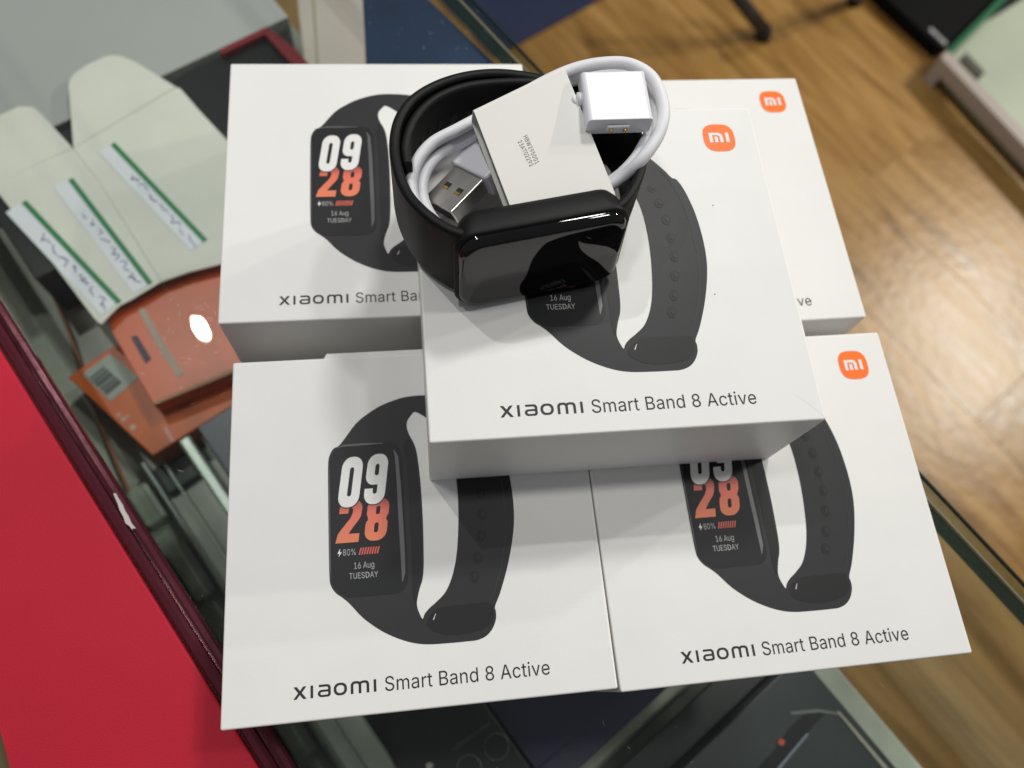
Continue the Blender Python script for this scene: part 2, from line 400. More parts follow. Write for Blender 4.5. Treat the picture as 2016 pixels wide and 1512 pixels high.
prism('cover', outline, -0.0005, 0.0026, red, rb, 0.0007)
prism('backing', outline, -0.006, -0.0006, mat('board_core', (0.25, 0.2, 0.12), 0.8), rb)
ledge = thing('counter_ledge', 'olive wooden ledge beneath the red board', 'ledge', ct(-0.1, -0.13, -0.03), YAW)
prism('ledge_top', [(-0.65, -0.35), (0.65, -0.35), (0.65, 0.0785), (-0.65, 0.0785)], 0, 0.0238, mat('olive_wood', (0.16, 0.12, 0.03), 0.5, vary=0.3, vscale=20), ledge)
prism('ledge_side', [(-0.65, 0.0), (0.65, 0.0), (0.65, 0.03), (-0.65, 0.03)], -0.87, -0.0005, mat('ledge_support', (0.1, 0.09, 0.07), 0.7), ledge)

# ================================================================== WHITE RETAIL BOXES
BW, BD, BH = 0.096, 0.093936, 0.034885
BOXES = [(-0.084816, 0.077954, 0, 0.330776, 'white smart band box beside the flattened carton, right half under the topmost box'),
         (0.010859, 0.102549, 0, 0.345656, 'white smart band box showing only orange logo and edge behind the topmost box'),
         (-0.045548, -0.020804, 0, 0.335824, 'white smart band box at the red board, watch print with 09 28 fully visible'),
         (0.045943, 0.010126, 0, 0.340738, 'white smart band box whose printed 09 is half covered by the topmost box'),
         (-0.014770, 0.049685, BH, 0.331770, 'topmost white smart band box carrying the black band and white cable')]
EPS = 0.00007
# --- shared print meshes, built once in box coordinates (metres from the lower left corner)
def uv(p): return [(x * BW, y * BD) for x, y in p]
sil = [(.301,.727),(.345,.786),(.38,.815),(.418,.838),(.467,.856),(.51,.863),(.56,.862),(.60,.857),(.629,.848),(.655,.832),(.674,.812),(.70,.78),(.719,.752),(.733,.744),(.75,.705),(.766,.635),(.773,.56),(.773,.498),(.768,.45),(.756,.395),(.738,.335),(.715,.275),(.698,.240),(.699,.225),(.697,.205),(.686,.182),(.668,.165),(.645,.157),(.62,.156),(.57,.156),(.515,.158),(.475,.166),(.435,.182),(.395,.205),(.352,.240),(.318,.280),(.300,.297),(.283,.311),(.271,.330),(.267,.355),(.266,.45),(.266,.60),(.267,.672),(.272,.698),(.283,.716)]
hole = [(.515,.812),(.503,.803),(.491,.785),(.489,.765),(.495,.742),(.507,.715),(.514,.68),(.519,.60),(.520,.50),(.518,.42),(.515,.36),(.510,.327),(.501,.302),(.493,.272),(.493,.255),(.498,.238),(.505,.224),(.511,.236),(.524,.250),(.545,.266),(.570,.290),(.590,.330),(.604,.38),(.613,.44),(.619,.51),(.620,.58),(.616,.64),(.604,.695),(.585,.742),(.562,.775),(.538,.798)]
def offs(poly, d):
    return poly
S_MESH = flat_mesh([smooth_closed(uv(sil), 4), smooth_closed(uv(hole), 4)])
face_p = [(.272,.360),(.271,.60),(.272,.672),(.278,.695),(.290,.712),(.312,.722),(.36,.7235),(.42,.7235),(.446,.722),(.461,.712),(.469,.692),(.471,.66),(.472,.50),(.472,.345),(.468,.318),(.457,.302),(.438,.296),(.38,.2955),(.322,.296),(.300,.305),(.284,.320),(.274,.338)]
F_MESH = flat_mesh([smooth_closed(uv(face_p), 4)])
side_p = [(.478,.705),(.492,.735),(.503,.71),(.510,.67),(.514,.55),(.513,.42),(.508,.34),(.497,.305),(.488,.262),(.482,.30),(.484,.36),(.485,.55),(.483,.66)]
SIDE_MESH = flat_mesh([smooth_closed(uv(side_p), 4)])
def streak(path, wds):
    L = []; Rr = []
    pts = [Vector((x * BW, y * BD)) for x, y in path]
    for i, p in enumerate(pts):
        t = (pts[min(i+1, len(pts)-1)] - pts[max(i-1, 0)]).normalized(); n = Vector((-t.y, t.x))
        L.append(tuple(p + n * wds[i] * BW)); Rr.append(tuple(p - n * wds[i] * BW))
    return L + Rr[::-1]
STREAK = flat_mesh([streak([(.449,.70),(.456,.68),(.459,.60),(.460,.50),(.461,.42),(.461,.35),(.457,.325)], [.001,.0045,.0055,.006,.006,.005,.001])])
STREAK2 = flat_mesh([streak([(.288,.7165),(.31,.7215),(.36,.7225),(.42,.7215)], [.0005,.0025,.003,.001])])
LEFTL = flat_mesh([streak([(.2705,.66),(.2695,.55),(.2695,.40),(.271,.35)], [.0005,.0011,.0011,.0004])])
SEAM = flat_mesh([streak([(.690,.775),(.712,.74),(.735,.67),(.747,.585),(.749,.50),(.742,.42),(.724,.345),(.700,.28),(.682,.245)], [.0004] + [.0010] * 7 + [.0004])])
LOOPP = flat_mesh([smooth_closed(uv([(.515,.215),(.540,.245),(.575,.251),(.64,.252),(.685,.249),(.692,.222),(.680,.195),(.655,.182),(.60,.175),(.555,.18),(.525,.195)]), 4)])
GLINT = flat_mesh([streak([(.533,.219),(.540,.234)], [.0012,.0006])])
holes_uv = [(.656,.718),(.669,.667),(.680,.611),(.684,.552),(.683,.493),(.675,.433),(.662,.373),(.648,.323)]
def ell(cx, cy, a, b, n=20): return [(cx * BW + a * BW * math.cos(2*math.pi*i/n), cy * BD + b * BW * math.sin(2*math.pi*i/n)) for i in range(n)]
HOLE_MESH = [flat_mesh([ell(x, y, .0125, .0165)]) for x, y in holes_uv]
HOLE_RING = [flat_mesh([ell(x + .003, y + .001, .0055, .0085)]) for x, y in holes_uv]
# digits: unit cells 1 wide, 2 high, heavy condensed
def shear(p, k): return [(x + y * k, y) for x, y in p]
def cell(p, x0, x1, y0, y1, k=0.14):
    # digit cell (0..1, 0..2) to box coordinates with italic shear
    wd = x1 - x0; h = y1 - y0
    return [((x0 + x * wd + (y / 2) * h * k) * BW, (y0 + y / 2 * h) * BD) for x, y in p]
d0 = [rrect(0, 1, 0, 2, .44, 8, .44), rrect(.40, .60, .42, 1.58, .10, 6, .10)]
d9 = [arc(.44, .44, .44, 180, 270, 8) + arc(.56, .44, .44, 270, 360, 8) + arc(.56, 1.56, .44, 0, 90, 8) + arc(.44, 1.56, .44, 90, 180, 8)
      + [(0, 1.20)] + arc(.36, 1.13, .36, 180, 270, 8) + [(.60, .77), (.60, .52)] + arc(.5, .50, .10, 0, -180, 6) + [(.40, .62), (0, .62)],
      rrect(.40, .60, 1.13, 1.60, .10, 6, .10)]
d8 = [arc(.44, .44, .44, 180, 270, 8) + arc(.56, .44, .44, 270, 360, 8) + arc(.72, .78, .28, 0, 50, 4)[:] + [(.93, 1.04)] + arc(.72, 1.30, .28, -40, 0, 4) + arc(.56, 1.56, .44, 0, 90, 8)
      + arc(.44, 1.56, .44, 90, 180, 8) + arc(.28, 1.30, .28, 180, 220, 4) + [(.07, 1.04)] + arc(.28, .78, .28, 130, 180, 4),
      rrect(.41, .60, .38, .84, .095, 6, .095), rrect(.41, .60, 1.22, 1.62, .095, 6, .095)]
d2 = [[(0, 0), (1, 0), (1, .40), (.52, .40)] + [(.70, .72), (.90, 1.02), (.98, 1.22)] + arc(.56, 1.56, .44, 0, 90, 8) + arc(.44, 1.56, .44, 90, 180, 8) + [(0, 1.36), (.40, 1.36)]
      + arc(.5, 1.52, .10, 180, 0, 6) + [(.60, 1.36), (.52, 1.12), (.30, .80), (.06, .42)]]
D0 = flat_mesh([cell(p, .289, .346, .541, .686) for p in d0]); D9 = flat_mesh([cell(p, .359, .416, .545, .690) for p in d9])
D2 = flat_mesh([cell(p, .2835, .3445, .443, .562) for p in d2]); D8 = flat_mesh([cell(p, .3585, .4175, .443, .562) for p in d8])
SH0 = flat_mesh([cell(rrect(-.035, 1.035, -.035, 1.2, .46, 8, .46), .289, .346, .541, .686), ]); SH9 = flat_mesh([cell(rrect(-.035, 1.035, -.035, 1.2, .46, 8, .46), .359, .416, .545, .690)])
PCT = fit_mesh(text_mesh('80%', 1), .303 * BW, .337 * BW, .408 * BD, .4255 * BD)
BOLT = flat_mesh([[(x * BW, y * BD) for x, y in ((.296,.4285),(.2885,.4145),(.2935,.4145),(.2915,.4055),(.3005,.4185),(.2950,.4185))]])
BARS = [flat_mesh([[(x * BW, y * BD) for x, y in ((.344+.0068*i,.4075),(.348+.0068*i,.4075),(.3535+.0068*i,.4265),(.3495+.0068*i,.4265))]]) for i in range(8)]
DATE = fit_mesh(text_mesh('16 Aug', 1), .3315 * BW, .3845 * BW, .3655 * BD, .3875 * BD)
DAY = [fit_mesh(text_mesh('TUES', 1), .3185 * BW, .3588 * BW, .3440 * BD, .3600 * BD), fit_mesh(text_mesh('AY', 1), .3728 * BW, .3940 * BW, .3442 * BD, .3598 * BD)]
dd_ = lambda p: [((.3614 + x * .0100) * BW, (.3442 + y * .0156) * BD) for x, y in p]
DAY.append(flat_mesh([dd_([(0, 0), (.45, 0)] + arc(.45, .5, .55, -90, 90, 10, .5) + [(0, 1)]), dd_([(.2, .13), (.45, .13)] + arc(.45, .5, .34, -90, 90, 10, .37) + [(.2, .87)])]))
TITLE = fit_mesh(text_mesh('Smart Band 8 Active', 1, spacing=1.02), .402 * BW, .826 * BW, .0525 * BD, .0895 * BD)
# brand word, drawn letter by letter (unit: x-height 1)
bw = .215
lx = [[(0, 0), (.24, 0), (.50, .345), (.76, 0), (1.02, 0), (.645, .50), (1.0, 1), (.75, 1), (.505, .66), (.26, 1), (0.01, 1), (.365, .50)]]
li = [[(0, 0), (.2, 0), (.2, 1), (0, 1)]]
la = [[(.08, 1)] + arc(.72, .70, .28, 90, 0, 6, .30) + arc(.78, .22, .22, 0, -90, 6) + arc(.30, .29, .30, 270, 90, 10, .29) + [(.80, .58), (.80, .70)] + arc(.66, .70, .14, 0, 90, 5, .12)[0:] + [(.08, .82)],
      [(.34, .17), (.72, .17)] + arc(.72, .25, .08, -90, 0, 4) + [(.80, .41), (.32, .41)] + arc(.32, .29, .12, 90, 270, 6, .12)]
lo = [rrect(0, 1.02, 0, 1, .42, 8, .44), rrect(.2, .82, .185, .815, .26, 8, .28)]
lm = [[(0, 0), (.2, 0), (.2, .64)] + arc(.34, .66, .14, 180, 90, 5, .15) + [(.50, .81)] + arc(.50, .66, .12, 90, 0, 5, .15) + [(.62, 0), (.82, 0), (.82, .64)] + arc(.94, .66, .12, 180, 90, 5, .15) + [(1.08, .81)]
      + arc(1.10, .66, .14, 90, 0, 5, .15) + [(1.24, 0), (1.44, 0)] + arc(1.14, .68, .30, 0, 90, 7, .32) + [(.90, 1.0), (.72, .93), (.56, 1.0)] + arc(.30, .68, .30, 90, 180, 7, .32)]
glyphs = [(lx, 0), (li, 1.32), (la, 1.88), (lo, 3.12), (lm, 4.44), (li, 6.24)]
XH = .0300 * BD; XW = (.205 * BW) / 6.44
BRAND = flat_mesh([[(.175 * BW + (g0 + x) * XW, .0545 * BD + y * XH) for x, y in poly] for gl, g0 in glyphs for poly in gl])
# orange superellipse badge with its two white letters
def superell(cx, cy, a, b, n=2.9, k=72):
    out = []
    for i in range(k):
        t = 2 * math.pi * i / k; c, s = math.cos(t), math.sin(t)
        out.append(((cx * BW) + a * BW * math.copysign(abs(c) ** (2/n), c), (cy * BD) + b * BD * math.copysign(abs(s) ** (2/n), s)))
    return out
LOGO = flat_mesh([superell(.885, .890, .0475, .0490)])
def lg(p): return [((.885 + (x - .5) * .0595) * BW, (.890 + (y - .5) * .0345) * BD) for x, y in p]
mi = [[(0, 0), (.165, 0), (.165, .74), (.42, .74)] + arc(.42, .50, .105, 90, 0, 5, .24) + [(.525, 0), (.69, 0)] + arc(.44, .56, .25, 0, 90, 8, .44) + [(0, 1)], [(.262, 0), (.425, 0), (.425, .60), (.262, .60)], [(.835, 0), (1, 0), (1, 1), (.835, 1)]]
MI = flat_mesh([lg(p) for p in mi])
M_GRAD = gradient_ink('digit_gradient', .443 * BD, .572 * BD, (.78, .215, .10), (.76, .155, .10), (.16, .035, .03))
# --- the carton itself: bevelled card box with a fold-line tuck at the rear edge
def carton_mesh(seed):
    bm = bmesh.new(); bm_box(bm, 0, BW, 0, BD, 0, BH)
    bmesh.ops.bevel(bm, geom=bm.edges[:], offset=0.00055, segments=3, affect='EDGES', profile=0.5)
    me = bpy.data.meshes.new('carton'); bm.to_mesh(me); bm.free(); me.materials.append(M_CARD)
    me.materials.append(M_CARDEDGE)
    for p in me.polygons:
        if max(abs(c) for c in p.normal) < 0.97: p.material_index = 1      # rubbed edges
    return me
CARTON = carton_mesh(0)
def add_box(i, x, y, z, yaw, label):
    t = thing('retail_box', label, 'box', (x, y, z), yaw, 'white smart band boxes')
    put('carton', CARTON, M_CARD, t)
    z0 = BH + EPS
    wp = put('watch_picture', S_MESH, M_STRAPINK, t, z0)
    put('screen_picture', F_MESH, M_SCREENINK, wp, EPS)
    put('case_side_picture', SIDE_MESH, M_STRAPINK2, wp, EPS)
    put('clasp_picture', LOOPP, M_STRAPINK2, wp, EPS)
    put('highlight', STREAK, M_STREAKINK, wp, 2 * EPS); put('highlight', STREAK2, M_STREAKINK, wp, 2 * EPS)
    put('highlight', LEFTL, M_STREAKINK, wp, 2 * EPS); put('highlight', SEAM, M_STRAPINK3, wp, EPS); put('highlight', GLINT, M_WHITEINK, wp, 2 * EPS)
    for a, b in zip(HOLE_MESH, HOLE_RING): put('strap_hole', a, M_STRAPINK2, wp, EPS); put('strap_hole', b, M_STRAPINK, wp, 2 * EPS)
    put('digit', D2, M_GRAD, wp, 2 * EPS); put('digit', D8, M_GRAD, wp, 2 * EPS)
    put('digit', D0, M_WHITEINK, wp, 4 * EPS); put('digit', D9, M_WHITEINK, wp, 4 * EPS)
    put('digit_outline', SH0, M_SCREENINK, wp, 3 * EPS); put('digit_outline', SH9, M_SCREENINK, wp, 3 * EPS)
    put('battery_text', PCT, M_GREYINK, wp, 2 * EPS); put('battery_bolt', BOLT, M_WHITEINK, wp, 2 * EPS)
    for b in BARS: put('battery_bar', b, M_REDINK, wp, 2 * EPS)
    put('date_text', DATE, M_GREYINK, wp, 2 * EPS); [put('day_text', q, M_GREYINK, wp, 2 * EPS) for q in DAY]
    put('brand_word', BRAND, M_BLACKINK, t, z0); put('product_title', TITLE, M_BLACKINK, t, z0)
    lo_ = put('logo_badge', LOGO, M_ORANGEINK, t, z0); put('logo_letters', MI, M_WHITEINK, lo_, EPS)
    return t
boxes = [add_box(i, *b[:2], b[2], b[3], b[4]) for i, b in enumerate(BOXES)]
# tuck flap standing slightly proud behind the box at the red board
prism('tuck_flap', [(.255 * BW, BD - 0.0002), (.80 * BW, BD - 0.0002), (.795 * BW, BD + .0016), (.265 * BW, BD + .0016)], BH - 0.006, BH - 0.0005, M_CARD, boxes[2], 0.0003)
# pressed fold creases running in from the corners of the topmost box
for (a, b, c) in (((.93, .075), (.998, .004), .0007), ((.005, .006), (.10, .15), .0005)):
    d = Vector((b[0]-a[0], b[1]-a[1])).normalized()
    o = put('corner_crease', flat_mesh([streak([a, ((a[0]+b[0])/2 + .004, (a[1]+b[1])/2), b], [.0002, c, c * .6])]), M_CARDEDGE, boxes[4], BH + EPS)
for u, v in ((.823, .655), (.775, .372)):
    put('printed_speck', flat_mesh([ell(u, v, .0018, .0018, 8)]), M_BLACKINK, boxes[4], BH + EPS)

# ================================================================== THE FITNESS BAND
TOPZ = 2 * BH
band = thing('fitness_band', 'black silicone fitness band with dark glossy screen standing on the topmost box', 'smart band', (0.0005, 0.0936, TOPZ + 0.0001), R(29))
band.rotation_euler = (R(-3.6), 0, R(29))
HB = 0.0129                       # half height of the case
def strap(name, pts, half_w, th, parent, m):
    """swept silicone strap: pts local x,y in mm, half_w list over the path (mm), th thickness (mm), inner side to the left of the path"""
    P = smooth_open([(x, y, 0) for x, y in pts], 8); n = len(P)
    vs = []; fs = []
    hw = []
    for i in range(n):
        f = i / (n - 1) * (len(half_w) - 1); k = min(int(f), len(half_w) - 2); q = f - k; q = q * q * (3 - 2 * q)
        hw.append(half_w[k] * (1 - q) + half_w[k+1] * q)
    prof = []
    for i in range(n):
        t = (P[min(i+1, n-1)] - P[max(i-1, 0)]).normalized(); nn = Vector((-t.y, t.x, 0))
        sect = rrect(-th / 2, th / 2, -hw[i], hw[i], min(1.1, th * 0.45), 4)
        for a, z in sect: vs.append(((P[i] + nn * a).x * MM, (P[i] + nn * a).y * MM, z * MM + HB))
    k = len(sect)
    for i in range(n - 1):
        for j in range(k): fs.append((i*k+j, i*k+(j+1) % k, (i+1)*k+(j+1) % k, (i+1)*k+j))
    fs.append(tuple(range(k))); fs.append(tuple((n-1)*k+j for j in range(k))[::-1])
    bm = bmesh.new(); vv = [bm.verts.new(v) for v in vs]
    for f in fs: bm.faces.new([vv[a] for a in f])
    return bm_obj(name, bm, m, parent, True)
left = [(-17, 4.6), (-20.2, 6.7), (-23.5, 10.5), (-26.0, 15), (-27.7, 20.5), (-28.2, 27), (-27.4, 34.5), (-24.8, 41.6), (-20.2, 47.2), (-13.5, 50.8), (-5.5, 52.4), (2.5, 51.8), (10, 49.2), (15, 46.2)]
right = [(17, 4.6), (20.2, 6.4), (24.0, 10.2), (27.4, 15), (29.6, 20.5), (30.4, 26), (29.6, 33), (26.3, 40.0), (20.5, 44.6), (12, 47.2), (3, 49.0), (-5.5, 49.5), (-12.5, 48.0), (-18.0, 44.8), (-22.2, 40.0), (-24.9, 34), (-25.5, 29)]
strap('strap', left, [11.8, 11.4, 10.3, 9.9, 9.8, 9.8, 9.8], 2.5, band, M_SILICONE)
sr = strap('strap', right, [11.8, 11.4, 10.2, 9.7, 9.4, 9.2, 8.9], 2.3, band, M_SILICONE)
# raised rim of the outer strap end and its loop of holes on the inner wall
inner_path = smooth_open([(x, y, 0) for x, y in right], 8)
for k in range(8):
    i = len(inner_path) - 6 - k * 5
    p = inner_path[i]; t = (inner_path[i+1] - inner_path[i-1]).normalized(); nn = Vector((-t.y, t.x, 0))
    c = p + nn * 1.2
    vs = []; 
    for ring, (ra, rz, dd) in enumerate(((1.25, 1.9, 0.0), (0.95, 1.5, 0.22), (0.8, 1.3, 0.05))):
        for q in range(14):
            a = 2 * math.pi * q / 14
            v = c + t * ra * math.cos(a) + nn * dd; vs.append((v.x * MM, v.y * MM, HB + rz * math.sin(a) * MM))
    fs = [(r_*14+q, r_*14+(q+1) % 14, (r_+1)*14+(q+1) % 14, (r_+1)*14+q) for r_ in range(2) for q in range(14)] + [tuple(28 + q for q in range(14))]
    mesh_obj('strap_hole', vs, fs, M_DARK, band)
# case: rounded silicone cradle around the module
def loft(name, sections, m, parent, close=True):
    vs = []; fs = []
    for ring in sections: vs += ring
    k = len(sections[0])
    for i in range(len(sections) - 1):
        for j in range(k): fs.append((i*k+j, i*k+(j+1) % k, (i+1)*k+(j+1) % k, (i+1)*k+j))
    fs.append(tuple(range(k))); fs.append(tuple((len(sections)-1)*k+j for j in range(k)))
    bm = bmesh.new(); vv = [bm.verts.new(v) for v in vs]
    for f in fs: bm.faces.new([vv[a] for a in f])
    return bm_obj(name, bm, m, parent, True)
def ring(hx, hz, r, y): return [(x * MM, (y + z * 0.09) * MM, z * MM + HB) for x, z in rrect(-hx, hx, -hz, hz, r, 7)]
loft('case', [ring(17.5, 11.2, 4, 9.4), ring(18.6, 12.2, 4.5, 8.6), ring(19.6, 12.8, 5, 6.8), ring(20.6, 12.8, 5.4, 3.6), ring(20.8, 12.7, 5.4, 2.6), ring(20.5, 12.4, 5.3, 2.2), ring(19.7, 11.7, 5.0, 2.1)], M_SILICONE, band)
sections = [ring(19.8, 11.9, 5.2, 3.0), ring(19.95, 12.05, 5.2, 2.2)]
for k in range(9):
    a = k / 8 * math.pi / 2
    sections.append(ring(19.95 - 2.0 * (1 - math.cos(a)), 12.05 - 2.0 * (1 - math.cos(a)), 5.2 - 1.6 * (1 - math.cos(a)), 2.0 - 1.75 * math.sin(a)))
sections.append(ring(14.5, 8.0, 2.0, 0.23)); sections.append(ring(8, 4.0, 1.0, 0.22))
loft('screen', sections, M_SCREEN, band)
# charging pins on the back of the case
for sx in (-1, 1):
    tube('charging_pin', [(sx * 0.0025, 0.0090, HB - 0.004), (sx * 0.0025, 0.0096, HB - 0.004)], 0.0009, M_GOLD, band, 10)

# ================================================================== USB CABLE, ITS HEAD AND PLUG
cable = thing('charging_cable', 'coiled white charging cable with metal plug held by the paper sleeve', 'cable', (0.0, 0.118, TOPZ))
CO = Vector(cable.location)
def L3(px, py, z): return at(px, py, z) - CO
outer = [L3(1000, 205, .0905), L3(1060, 168, .0925), L3(1125, 138, .094), L3(1185, 125, .0955), L3(1240, 127, .0965), L3(1285, 155, .097), L3(1306, 210, .0965), L3(1298, 262, .0955), L3(1262, 315, .0935), L3(1213, 357, .0885),
         L3(1120, 410, .0835), L3(1010, 455, .080), L3(945, 466, .079), L3(886, 462, .081), L3(836, 428, .083), L3(811, 378, .084), L3(817, 328, .085), L3(849, 284, .086), L3(903, 254, .0875), L3(960, 224, .0885)]
inner = [L3(960, 245, .087), L3(1030, 200, .089), L3(1120, 160, .0905), L3(1200, 145, .0915), L3(1255, 150, .0925), L3(1286, 185, .0925), L3(1288, 235, .0918), L3(1268, 285, .0915), L3(1238, 328, .0895), L3(1190, 365, .0855),
         L3(1080, 420, .080), L3(1000, 455, .0755), L3(940, 466, .0765), L3(888, 460, .079), L3(850, 428, .0805), L3(831, 382, .0815), L3(838, 338, .0825), L3(868, 303, .083), L3(917, 275, .084), L3(948, 257, .085)]
CR = 0.0015
pth = [Vector(p) for p in smooth_closed([tuple(p) for p in outer], 8)]; pth.append(pth[0])
tube('cord', pth, CR, M_CORD, cable, 16, False)
pth = [Vector(p) for p in smooth_closed([tuple(p) for p in inner], 8)]; pth.append(pth[0])
tube('cord', pth, CR, M_CORD, cable, 16, False)
# charging head, contacts towards the viewer
hc = [at(1148, 146, .0988), at(1274, 138, .0988), at(1281, 226, .0988), at(1156, 240, .0988)]
hx = ((hc[1] - hc[0]) + (hc[2] - hc[3])).normalized(); hz = Vector((0.0, -0.04, 1)).normalized(); hx = (hx - hz * hx.dot(hz)).normalized()
y1 = (hc[0] - hc[3] + hc[1] - hc[2]).normalized(); hx = (hx + y1.cross(hz)).normalized(); hy = hz.cross(hx).normalized()
ctr = (hc[0] + hc[1] + hc[2] + hc[3]) / 4 - CO
WX = ((hc[1]-hc[0]).length + (hc[2]-hc[3]).length) / 4; WY = ((hc[3]-hc[0]).length + (hc[2]-hc[1]).length) / 4
MH = Matrix.Translation(ctr) @ Matrix((hx, hy, hz)).transposed().to_4x4()
bm = bmesh.new(); bm_box(bm, -WX, WX, -WY, WY, -0.0052, 0)
bmesh.ops.bevel(bm, geom=[e for e in bm.edges if abs((e.verts[0].co - e.verts[1].co).y) > 0.001], offset=0.0011, segments=4, affect='EDGES', profile=0.5)
bmesh.ops.bevel(bm, geom=[e for e in bm.edges if e.calc_length() > 0.003 and abs((e.verts[0].co - e.verts[1].co).y) < 1e-5], offset=0.0004, segments=2, affect='EDGES', profile=0.5)
bm.transform(MH)
head = bm_obj('charging_head', bm, M_PLASTIC, cable)
bm = bmesh.new(); bm_box(bm, -0.0030, 0.0024, -WY - 0.0008, -WY + 0.0002, -0.0036, -0.0018)
bmesh.ops.bevel(bm, geom=bm.edges[:], offset=0.0004, segments=3, affect='EDGES', profile=0.5); bm.transform(MH)
bm_obj('contact_ridge', bm, M_PLASTIC, head)
for sx in (-0.0020, 0.0014):
    p0 = MH @ Vector((sx, -WY - 0.0006, -0.0028)); p1 = MH @ Vector((sx, -WY - 0.0016, -0.0028))
    tube('contact_pin', [p0, p0.lerp(p1, 0.6), p1], [0.0005, 0.0005, 0.00015], M_GOLD, head, 12)
st = [MH @ Vector((-WX + 0.0006, 0.0015, -0.0034)), MH @ Vector((-WX - 0.0010, 0.0015, -0.0034))]
tube('strain_relief', st, 0.0018, M_PLASTIC, head, 16)
tube('cord', smooth_open([st[1], MH @ Vector((-WX - 0.0016, 0.0015, -0.0040)), MH @ Vector((-WX - 0.0026, 0.0014, -0.0055)), MH @ Vector((-WX - 0.0050, 0.001, -0.0072))]), [CR] * 25, M_CORD, cable, 14)
# USB plug: metal shell and white overmould
ax = (at(840, 380, .082) - at(898, 322, .084)); ax = (ax + (at(882, 429, .082) - at(943, 362, .084))); ax = Vector((ax.x, ax.y, -0.0035)).normalized()
wv = Vector((0.86, -0.50, 0)); wv = (wv - ax * wv.dot(ax)).normalized()
nv = wv.cross(ax); nv = nv if nv.z > 0 else -nv
rho = R(24); wv2 = wv * math.cos(rho) + nv * math.sin(rho); nv2 = nv * math.cos(rho) - wv * math.sin(rho)
p_tip = at(861, 403, .0815) - CO
MU = Matrix.Translation(p_tip) @ Matrix((wv2, -ax, nv2)).transposed().to_4x4()     # local x width, y away from tip, z top face
ML = 0.0112; UW = 0.0052; UT = 0.0042
def ubox(name, dims, m, parent, bev=0.0, seg=2):
    bm = bmesh.new(); bm_box(bm, *dims)
    if bev: bmesh.ops.bevel(bm, geom=bm.edges[:], offset=bev, segments=seg, affect='EDGES', profile=0.5)
    bm.transform(MU); return bm_obj(name, bm, m, parent)
plug = ubox('plug_overmould', (-0.0066, 0.0066, ML, ML + 0.016, -UT - 0.0011, 0.0011), M_PLASTIC, cable, 0.0007, 3)
sh = ubox('plug_shell', (-UW, UW, 0, ML + 0.001, -UT, 0), M_STEEL, plug, 0.0003)
for sx in (-1, 1):
    ubox('plug_window', (sx * 0.0022 - 0.0010, sx * 0.0022 + 0.0010, 0.0046, 0.0066, 0.00003, 0.00006), M_DARK, plug)
    ubox('plug_spring', (sx * 0.0022 - 0.0009, sx * 0.0022 + 0.0009, 0.0046, 0.0054, 0.00007, 0.00012), M_GOLD, plug)
ubox('plug_mouth', (-UW + 0.0006, UW - 0.0006, -0.00004, 0.0000, -UT + 0.0006, -0.0006), M_DARK, plug)

# paper sleeve round the cable bundle
sc4 = [at(932, 216, .0955), at(1110, 130, .0975), at(1213, 386, .0912), at(1012, 430, .0895)]
sleeve = thing('paper_sleeve', 'cream paper sleeve printed with a serial number, wrapped round the white cable', 'paper sleeve', (0.0, 0.118, TOPZ))
c4 = [p - CO for p in sc4]
c4[3] = c4[0] + (c4[2] - c4[1])
ux = (c4[1] - c4[0]).normalized(); vy = (c4[0] - c4[3]).normalized(); nz = ux.cross(vy).normalized()
wS = (c4[1] - c4[0]).length; hS = (c4[0] - c4[3]).length
MS = Matrix.Translation(c4[3]) @ Matrix((ux, vy, nz)).transposed().to_4x4()
TS = 0.0062; PT = 0.0003
# tube of paper: outline in (y, z), extruded along x with its wall thickness
o_ = rrect(-0.0003, hS + 0.0003, -TS, 0, 0.0011, 5); i_ = rrect(-0.0003 + PT, hS + 0.0003 - PT, -TS + PT, -PT, 0.0008, 5)
bm = bmesh.new()
rings = []
for x in (0, wS):
    rings.append(([bm.verts.new(MS @ Vector((x, y, z))) for y, z in o_], [bm.verts.new(MS @ Vector((x, y, z))) for y, z in i_]))
k = len(o_)
for j in range(k):
    q = (j + 1) % k
    bm.faces.new((rings[0][0][j], rings[0][0][q], rings[1][0][q], rings[1][0][j])); bm.faces.new((rings[0][1][j], rings[1][1][j], rings[1][1][q], rings[0][1][q]))
    for e in (0, 1): bm.faces.new((rings[e][0][j], rings[e][1][j], rings[e][1][q], rings[e][0][q]))
bm_obj('sleeve_wrap', bm, M_PAPER, sleeve)
# two lines of small serial lettering, running down the sleeve
for body, p0, p1 in (('HBW295001', (1033, 268), (1057, 322)), ('23AT02292', (1022, 278), (1046, 327))):
    inv = MS.inverted()
    def hit(p):       # where the pixel's ray meets the sleeve face
        o0 = inv @ (CAM - CO); d = inv.to_3x3() @ (at(p[0], p[1], 0.09) - CAM); k_ = -o0.z / d.z; return o0 + d * k_
    a, b = hit(p0), hit(p1); dx = (b - a); L = dx.length; dx.normalize(); dn = Vector((-dx.y, dx.x, 0))
    me = fit_mesh(text_mesh(body, 1, spacing=1.1), 0, L, 0, 0.00112)
    for v in me.vertices: v.co = MS @ (a + dx * v.co.x + dn * v.co.y - dn * 0.0004 + Vector((0, 0, 0.00006)))
    put('serial_text', me, M_BLACKINK if False else mat('grey_print', (0.13, 0.12, 0.11), 0.6), sleeve)

